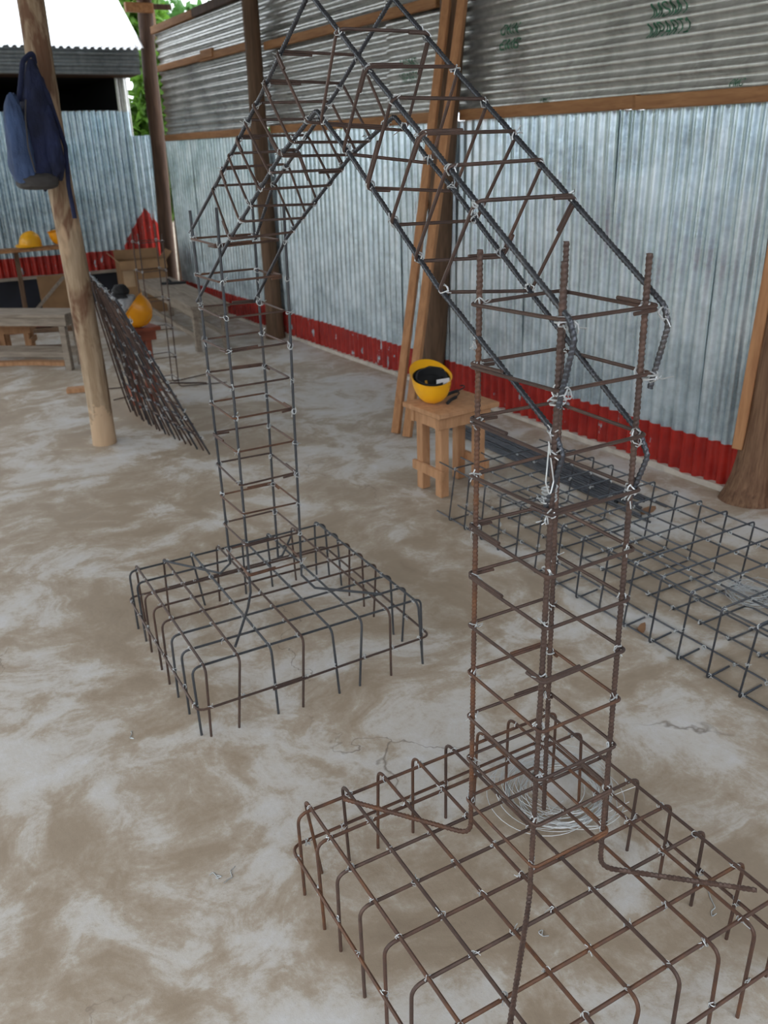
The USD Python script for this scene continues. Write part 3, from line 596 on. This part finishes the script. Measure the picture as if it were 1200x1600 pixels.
# ------------------------------------------------------------------ furniture
def stool(label, loc, rz, w, d, h, splay=.05, m=STOOLWOOD, lw=.05, mt=None, stretch=.13):
    t = thing('wooden_stool', label, 'stool', loc, rz)
    obj('seat', box((0, 0, h - .0125), (w, d, .025), None, .004), mt or m, t)
    ah = h - .025 - .035
    for s in (-1, 1):
        obj('apron', box((0, s * (d / 2 - .05), ah), (w - .05, .025, .065), None, .003), m, t); obj('apron', box((s * (w / 2 - .045), 0, ah), (.025, d - .08, .065), None, .003), m, t)
    for sx in (-1, 1):
        for sy in (-1, 1):
            tx, ty = sx * (w / 2 - .075), sy * (d / 2 - .075); bx, by = tx + sx * splay, ty + sy * splay * .4
            obj('leg', beam((bx, by, 0.004), (tx, ty, h - .026), lw, lw, (1, 0, 0)), m, t)
    for sx in (-1, 1):
        xx = sx * (w / 2 - .075 + splay * .75) + sx * .03
        obj('stretcher', box((xx, 0, stretch), (.022, d - .06, .05), None, .003), m, t)
    obj('stretcher', box((0, -(d / 2 - .075 + splay * .3) + .0, stretch + .05), (w - .06, .02, .04), None, .003), m, t) if d < .1 else None
    return t
st1 = stool('small orange wooden stool holding a helmet and tools near the wall', (2.305, 3.49, 0), 4, .38, .31, .46, .0)
def bench(label, loc, rz, ln, w, h, m, mx):
    t = thing('wooden_bench', label, 'bench', loc, rz)
    for s in (-1, 1):
        obj('seat_board', box((s * w / 4, 0, h - .015), (w / 2 - .004, ln, .03), None, .004), m, t)
        obj('apron', box((s * (w / 2 - .03), 0, h - .03 - .035), (.025, ln - .02, .07), None, .003), m, t)
        obj('end_apron', box((0, s * (ln / 2 - .03), h - .065), (w - .06, .025, .07), None, .003), mx, t)
        obj('stretcher', box((s * (w / 2 - .05), 0, .13), (.03, ln - .12, .045), None, .003), m, t)
        for e in (-1, 1): obj('leg', box((s * (w / 2 - .05), e * (ln / 2 - .06), (h - .03) / 2), (.05, .055, h - .03), None, .003), m, t)
    return t
# bench under the left window slot: runs along X; right end at X~1.2, Y~7.4..8.2
b1 = bench('long grey wooden bench at the left edge behind the pale post', (.501, 8.137, 0), 51.3, 1.9, .31, .47, GREYWOOD, GREYWOOD)
b2 = bench('grey wooden bench standing in the far corner beside the wall', (2.42, 8.5, 0), -2, 2.1, .36, .41, GREYWOOD, GREYWOOD)
st2 = stool('small brown stool tucked beneath the long grey bench', (.86, 8.42, 0), -20, .36, .30, .30, .0, STOOLWOOD, .045)
st3 = stool('tall narrow red stool behind the leaning mat under a helmet', (1.375, 6.02, 0), 10, .27, .25, .56, .0, REDWOOD, .032)
for i, (x, y_, rz, ln, lab) in enumerate(((.74, 8.0, 60, .42, 'short offcut plank on the floor below the left bench, nearest the edge'), (1.03, 7.80, 48, .30, 'short offcut plank on the floor near the left bench leg'),
        (1.03, 8.55, 62, .6, 'longer brown plank lying behind the stool under the bench'), (1.04, 6.71, 75, .16, 'small wood chip on the floor left of the pale post'))):
    t_ = thing('wood_offcut', lab, 'wood piece', (x, y_, 0), rz); obj('board', box((0, 0, .0175), (.08, ln, .035), None, .004), STOOLWOOD if i != 2 else LOG_MID, t_)

# low shelf at the back with helmets
sh = thing('plank_shelf', 'narrow plank shelf at the back wall carrying two helmets', 'shelf', (0, 10.02, 0))
obj('board', box((.75, 0, .765), (2.2, .24, .03), None, .003), ORANGEWOOD, sh); 
for x in (-.2, 1.16, 1.78): obj('leg', beam((x, .0, .003), (x + .015, 0, .75), .045, .035, (0, 1, 0)), LOG_MID, sh)
obj('brace', beam((1.2, .05, .06), (1.62, .05, .45), .03, .03, (0, 1, 0)), GREYWOOD, sh)
t_ = thing('cardboard_sheet', 'brown cardboard panel leaning low behind the pale post', 'cardboard', (1.56, 10.35, 0)); obj('panel', box((0, 0, .22), (.36, .02, .44), rotx(-8), .002), CARD, t_)
for i, (x, y_, rz, ln, m_, lab) in enumerate(((.95, 9.55, 80, .75, REDWOOD, 'reddish board lying on the floor in front of the shelf'), (1.35, 9.4, 70, .5, LOG_MID, 'brown board lying on the floor at the foot of the shelf'))):
    t_ = thing('floor_board', lab, 'board', (x, y_, 0), rz); obj('board', box((0, 0, .02), (.14, ln, .04), None, .004), m_, t_)

# cardboard carton in the corner
ct = thing('cardboard_carton', 'open brown cardboard carton in the far corner by the dark post', 'carton', (2.46, 10.05, 0), -6)
for c_, s_ in (((0, -.2, .28), (.5, .008, .56)), ((0, .2, .28), (.5, .008, .56)), ((-.246, 0, .28), (.008, .4, .56)), ((.246, 0, .28), (.008, .4, .56))): obj('panel', box(c_, s_), CARD, ct)
obj('base', box((0, 0, .008), (.49, .39, .006)), CARD, ct)
obj('flap', box((0, .23, .60), (.5, .006, .12), rotx(-30)), CARD, ct); obj('flap', box((-.29, 0, .60), (.006, .38, .12), roty(-45)), CARDLIGHT, ct); obj('flap', box((0, -.245, .53), (.5, .006, .11), rotx(-35)), CARD, ct); obj('flap', box((.29, 0, .6), (.006, .38, .12), roty(40)), CARD, ct)
obj('label_sheet', box((-.17, -.206, .40), (.12, .003, .2)), CARDLIGHT, ct)

# black sandal on the bench, shoes and a coil
t_ = thing('black_sandal', 'black rubber sandal on the corner bench', 'sandal', (2.50, 8.95, .411), 70)
sole = trimesh.creation.extrude_polygon(Polygon([(.045 * math.cos(a) * (1 if math.sin(a) > 0 else .8), .13 * math.sin(a)) for a in np.linspace(0, 2 * np.pi, 24)[:-1]]), .022)
obj('sole', sole, BLACK, t_); obj('strap', tube(fillet([(-.035, .02, .02), (-.02, .05, .05), (.02, .05, .05), (.035, .02, .02)], .02), .008, 6), BLACK, t_)

# ------------------------------------------------------------------ helmets
def dome(scale=1.0, n=26, m=12, inset=0.):
    lx, ly_, lz = .108 - inset, .135 - inset, .150 - inset
    V, F = [], []
    for j in range(m + 1):
        ph = j / m * np.pi / 2
        for i in range(n):
            a = 2 * np.pi * i / n; c, s = math.cos(a), math.sin(a); e = .92
            rr = math.cos(ph) ** .8
            V.append((lx * rr * np.sign(c) * abs(c) ** e, ly_ * rr * np.sign(s) * abs(s) ** e, lz * math.sin(ph) ** .95))
    for j in range(m):
        for i in range(n): F.append((j * n + i, j * n + (i + 1) % n, (j + 1) * n + (i + 1) % n, (j + 1) * n + i))
    return np.array(V), np.array(F)
def helmet(label, loc, R, mshell=YELLOW, fill=None, group=None):
    """A hard hat. Local frame: rim in the z=0 plane, crown up, brim to -y. R turns it about the crown top's foot."""
    t = thing('hard_hat', label, 'helmet', loc, group=group); T = lambda V: np.asarray(V) @ R.T
    m = MB(); V, F = dome(); m.add(T(V), F); V2, F2 = dome(inset=.004); m.add(T(V2), F2[:, ::-1])
    n = 26; rim = np.r_[np.arange(n)]; k = len(V)
    m.add(T(np.vstack([V[:n], V2[:n]])), np.c_[rim, n + rim, n + (rim + 1) % n, (rim + 1) % n]); obj('shell', m.get(), mshell, t)
    # brim: a shelf all round, long at the front
    B = []; 
    for i in range(52):
        a = 2 * np.pi * i / 52; c, s = math.cos(a), math.sin(a); out = .010 + .048 * max(0, -s) ** 2.2
        B.append(((.108 + out * .8) * c, (.135 + out) * s, -.004 - .016 * max(0, -s) ** 2))
    B = np.array(B); I_ = np.c_[.106 * np.cos(np.linspace(0, 2 * np.pi, 53)[:-1]), .133 * np.sin(np.linspace(0, 2 * np.pi, 53)[:-1]), np.full(52, .004)]
    q = np.arange(52); q2 = (q + 1) % 52; BB = MB(); BB.add(T(np.vstack([I_, B, B - [0, 0, .004], I_ - [0, 0, .006]])), np.vstack([np.c_[q, q + 52, q2 + 52, q2], np.c_[q + 52, q + 104, q2 + 104, q2 + 52], np.c_[q + 104, q + 156, q2 + 156, q2 + 104]]))
    obj('brim', BB.get(), mshell, t)
    rid = [(x_, .128 * math.cos(p) * s_, .150 * math.sin(p) + .004) for x_ in (0,) for s_, p in [(-1, .5), (-1, .9), (-1, 1.25), (1, math.pi / 2 - .0), (1, 1.25), (1, .9), (1, .5)]]
    obj('crown_ridge', tube(T(np.array(rid)), .007, 6), mshell, t)
    band = np.c_[.088 * np.cos(np.linspace(0, 2 * np.pi, 33)[:-1]), .112 * np.sin(np.linspace(0, 2 * np.pi, 33)[:-1]), np.full(32, .012)]
    q = np.arange(32); q2 = (q + 1) % 32
    hb = MB(); hb.add(T(np.vstack([band + [0, 0, -.016], band + [0, 0, .022], band * [.96, .96, 1] + [0, 0, .022], band * [.96, .96, 1] + [0, 0, -.016]])), np.vstack([np.c_[q, q2, q2 + 32, q + 32], np.c_[q + 32, q2 + 32, q2 + 64, q + 64], np.c_[q + 64, q2 + 64, q2 + 96, q + 96], np.c_[q + 96, q2 + 96, q2, q]]))
    obj('headband', hb.get(), BLACK, t)
    for sgn in (-1, 1): obj('crown_strap', tube(T(np.array([(-.085 * sgn, .06, .02), (-.05 * sgn, .035, .10), (0, 0, .122), (.05 * sgn, -.035, .10), (.085 * sgn, -.06, .02)])), [.006] * 5, 5), BLACK, t)
    obj('chin_strap', tube(T(fillet([(-.09, .01, .01), (-.075, -.02, -.035), (.0, -.03, -.05), (.075, -.02, -.03), (.09, .01, .01)], .03)), .0035, 5), BLACK, t)
    return t, T
def orient(crown, brim):
    """Rotation whose z axis is the crown direction and whose -y is the brim's."""
    z = nrm(crown); y = -np.asarray(brim, float); y = nrm(y - z * (y @ z)); return np.c_[np.cross(y, z), y, z] * .87
# near helmet upside down on the stool, its bowl tipped towards the camera
R1 = orient((.12, .16, -1), (.25, 1.0, .35))
V1, _ = dome(); low = (V1 @ R1.T)[:, 2].min()
h1, T1 = helmet('yellow hard hat lying upside down on the small wooden stool', (2.21, 3.52, .461 - low + .004), R1, YELLOW)
obj('sweat_pad', (lambda b: (T1(b[0]), b[1]))(box((.038, .098, -.004), (.075, .006, .04), None, .002)), WHITEPAD, h1)
obj('lining', (lambda v, f: (T1(v), f[:, ::-1]))(*dome(inset=.009)), BLACK, h1)
for i, (x, y_, rz, lab) in enumerate(((2.40, 3.60, 20, 'black tying hook on the stool, farther from the helmet'), (2.33, 3.50, 35, 'black tying hook on the stool beside the yellow helmet'))):
    t_ = thing('tying_hook', lab, 'tool', (x, y_, .4605), rz)
    obj('handle', tube(fillet([(-.085, 0, .009), (-.02, .006, .010), (.03, .0, .010)], .02), .0085, 7), BLACK, t_); obj('hook', tube(fillet([(.03, 0, .010), (.10, .008, .012), (.125, .03, .013), (.11, .045, .013)], .015), .0035, 6), BLACK, t_)
# far helmet on the red stool, crown down to the right, stuffed with cloth
R2 = orient((.70, -.38, -.62), (-.53, .29, -.8))
low2 = (V1 @ R2.T)[:, 2].min()
HP = (1.365, 5.97, .5605 - low2 + .002)
h2, T2 = helmet('amber hard hat tipped on the red stool, stuffed with grey cloth', HP, R2, YELLOWO)
cl = trimesh.creation.icosphere(3, 1.0); vv = np.array(cl.vertices); vv = vv * (1 + .45 * (meshkit.fbm(vv * 2.4 + 5, 3, 4) - .5))[:, None] * [.085, .095, .085] + [0, 0, -.04]
ob = thing('cloth_bundle', 'grey cloth stuffed into the tipped amber hard hat', 'cloth', HP); obj('cloth', (T2(vv), np.array(cl.faces)), CLOTHG, ob, smooth=True)
vb = np.array(cl.vertices); vb = vb * (1 + .4 * (meshkit.fbm(vb * 2 + 9, 3, 6) - .5))[:, None] * [.055, .06, .05]
ob = thing('knit_hat', 'black hat lying on the cloth in the tipped amber hard hat', 'hat', np.array(HP) + T2(np.array([0.02, .055, -.14]))); obj('crown', (vb, np.array(cl.faces)), BLACK, ob, smooth=True)
obj('peak', box((-.02, -.07, -.02), (.08, .07, .006), rotx(15), .002), BLACK, ob)
helmet('yellow hard hat standing upright on the back plank shelf', (1.33, 10.0, .812), orient((.12, -.1, 1), (-1, -.5, 0)), YELLOW)
R4 = orient((.1, -.1, -1), (-.3, -1, 0))
helmet('orange hard hat upside down on the back shelf, half hidden by the post', (1.62, 10.0, .782 + .139), R4, YELLOWO)

# ------------------------------------------------------------------ backpack hung on the pale post
bp = thing('backpack', 'worn dark blue backpack hanging high on the pale log post', 'backpack', (.775, 5.16, 1.50))
def blob(c, s, seed, power=2.6, taper=0., amp=.10, n=4):
    m = trimesh.creation.icosphere(n, 1.0); v = np.array(m.vertices); v = np.sign(v) * np.abs(v) ** (2 / power)
    v = v * (1 + amp * 2 * (meshkit.fbm(v * 2.2 + seed, 4, seed) - .5))[:, None]
    k = 1 - taper * (v[:, 2] + 1) / 2; v = v * np.c_[k, k, np.ones(len(k))]
    return v * np.asarray(s) / 2 + np.asarray(c), np.array(m.faces)
v, f = blob((.035, .0, .30), (.21, .26, .60), 3, 2.8, .50, .16); v[:, 0] += .07 * np.clip((v[:, 2] - .2) / .4, 0, 1) * .6; obj('main_body', (v, f), NAVY, bp, smooth=True)
v, f = blob((-.06, -.045, .23), (.15, .20, .44), 8, 2.8, .45, .16); obj('front_pocket', (v, f), BLUECLOTH, bp, smooth=True)
v, f = blob((.0, -.02, .035), (.21, .24, .085), 12, 3.0, 0., .08); obj('base_panel', (v, f), BAGBASE, bp, smooth=True)
v, f = blob((.10, -.04, .22), (.10, .22, .36), 18, 2.6, .3, .16); obj('side_pocket', (v, f), NAVY, bp, smooth=True)
obj('shoulder_strap', tube(fillet([(.06, -.02, .60), (.12, -.055, .45), (.165, -.06, .2), (.15, -.05, .0), (.155, -.05, -.16)], .06), .012, 8), NAVY, bp)
obj('shoulder_strap', tube(fillet([(-.02, -.02, .42), (.03, -.03, .60), (.09, .0, .645), (.10, .05, .60)], .05), .013, 8), NAVY, bp)
obj('zip', tube(np.array([(-.02, -.145, .08), (-.035, -.155, .2), (-.02, -.14, .34), (.0, -.11, .42)]), .004, 5), BAGBASE, bp)

# ------------------------------------------------------------------ wire coils, scraps
def coil(label, loc, r, n, seed, loose=.02):
    t = thing('wire_coil', label, 'wire coil', loc); g = np.random.default_rng(seed)
    for k in range(n):
        a = np.linspace(0, 2 * np.pi, 41)[:-1] ; R = r * (1 + g.normal() * .07); c = g.normal(size=2) * loose
        z = .012 + .03 * g.random() + .02 * np.sin(a + g.random() * 6) * g.random()
        obj('wire_turn', tube(np.c_[c[0] + R * np.cos(a), c[1] + R * np.sin(a), np.maximum(z, .002)], .0011, 4, True), WIRE, t)
    for k in range(14):
        a = g.random() * 6.28; p = np.array([r * math.cos(a), r * math.sin(a), .02]); d = nrm(np.r_[g.normal(size=2), .35 * g.random()])
        obj('loose_end', tube(np.array([p, p + d * .05, p + d * .1 + g.normal(size=3) * [.012, .012, .004] + [0, 0, .005]]), .0009, 4), WIRE, t)
    return t
coil('tangled coil of tie wire on the floor inside the near footing corner', (1.27, 1.40, .0), .125, 22, 3)
coil('coil of tie wire lying in the long low cage at the right edge', (2.60, 1.86, .0), .07, 16, 9)
for i, (x, y_, lab) in enumerate(((.342, 2.283, 'tiny wire scrap on the floor left of the far footing'), (.384, 1.631, 'curved wire scrap on the floor in the lower left, left one'), (.438, 1.64, 'twisted wire scrap on the floor in the lower left, right one'),
        (1.328, .887, 'bent wire scrap on the floor by the near footing right corner'), (.973, 1.064, 'small wire scrap on the floor under the near footing grid'))):
    g = np.random.default_rng(60 + i); t_ = thing('wire_scrap', lab, 'wire', (x, y_, 0)); p = np.c_[np.cumsum(g.normal(size=(6, 2)) * .011, axis=0), np.full(6, .002)]
    obj('wire', tube(fillet(p, .006, 3), .0013, 5), WIRE, t_)
for x, y_, rz, s, lab in ((2.10, 1.92, 30, (.032, .014, .008), 'brown shard on the floor at the front edge of the long cage'), (2.92, 2.70, 10, (.055, .022, .012), 'brown shard on the floor between the long cage and thick post')):
    g = np.random.default_rng(int(x * 10)); pts = np.r_[[(math.cos(a) * s[0] * (1 + .3 * g.normal()), math.sin(a) * s[1], zz) for a in np.linspace(0, 6, 8) for zz in (0, s[2])]]
    pts[:, 2] = np.maximum(pts[:, 2], 0); t_ = thing('clay_shard', lab, 'shard', (x, y_, 0), rz); obj('shard', trimesh.convex.convex_hull(pts), CLAY, t_)
t_ = thing('loose_rebar', 'short thin bar lying on the floor beside the slender cage', 'rebar', (1.80, 6.46, 0), -35); obj('bar', ribbed([(-.17, 0, .006), (.17, 0, .006)], .0055, 6), BROWNBAR, t_)

# ------------------------------------------------------------------ trees behind
def tree(label, loc, crowns, n, m, seed, size=.09, group=None):
    t = thing('leafy_tree', label, 'tree', loc, group=group); g = np.random.default_rng(seed)
    top = max(c[0][2] for c in crowns)
    obj('trunk', log((0, 0, -.1), (crowns[0][0][0] * .6, crowns[0][0][1] * .6, top), .07, .03, seed, .02, 12, 16), LOG_MID, t)
    for (c, r) in crowns:
        obj('branch', tube(np.array([(0, 0, top * .4), np.asarray(c) * [.5, .5, .75], c]), [.03, .022, .012], 6), LOG_MID, t)
    V, F, k = [], [], 0
    w = np.array([c[1][0] * c[1][1] * c[1][2] for c in crowns]); w = w / w.sum()
    for i in range(n):
        c, r = crowns[g.choice(len(crowns), p=w)]; d = nrm(g.normal(size=3)) * g.random() ** .35; p = np.asarray(c) + d * np.asarray(r)
        a = nrm(g.normal(size=3) + [0, 0, -.4]); b = nrm(np.cross(a, g.normal(size=3))); nn = np.cross(a, b); s = size * (.6 + .8 * g.random())
        V += [p, p + a * s * .45 + b * s * .26 + nn * s * .05, p + a * s * .45 - b * s * .26 + nn * s * .05, p + a * s, p + a * s * .5]
        F += [(k, k + 4, k + 1), (k + 1, k + 4, k + 3), (k, k + 2, k + 4), (k + 2, k + 3, k + 4)]; k += 5
    obj('foliage', (np.array(V), np.array(F)), m, t, kind='stuff', smooth=False)
tree('bright green leafy bush in the gap beside the shed', (3.6, 12.3, -.1), [((0, 0, 1.9), (.5, .5, .9)), ((.1, .1, 2.7), (.4, .45, .5)), ((-.2, .5, 3.5), (.45, .4, .75))], 8500, LEAF, 1, .15)
tree('tall green tree rising behind the left upper wall sheets', (5.1, 14.2, -.1), [((0, 0, 3.3), (.9, .9, .55)), ((.75, -.3, 3.9), (.5, .6, .5)), ((-.75, .3, 3.55), (.45, .6, .4)), ((.2, 0, 2.4), (.9, .9, .6))], 4200, LEAFD, 2, .15)
for i, (x, y_) in enumerate(((-9.5, -3), (-10.2, 1.2), (-9.3, 5.2), (-10, 9.5), (-8.5, 14))):
    tree('broad green tree in the row outside the open side of the yard', (x, y_, -.1), [((0, 0, 2.0), (1.6, 2.0, 1.8)), ((.2, .2, 3.6), (1.2, 1.5, 1.2))], 1500, LEAFD, 20 + i, .5, 'trees outside the open side')
tree('green shrub showing through the slit above the middle wall sheets', (4.1, 7.6, -.1), [((0, 0, 1.5), (.45, 1.2, .7))], 1200, LEAF, 3, .12)
tree('green shrub showing through the slit above the right wall sheets', (4.2, 3.3, -.1), [((0, 0, 1.5), (.45, 1.0, .7))], 1200, LEAF, 4, .12)
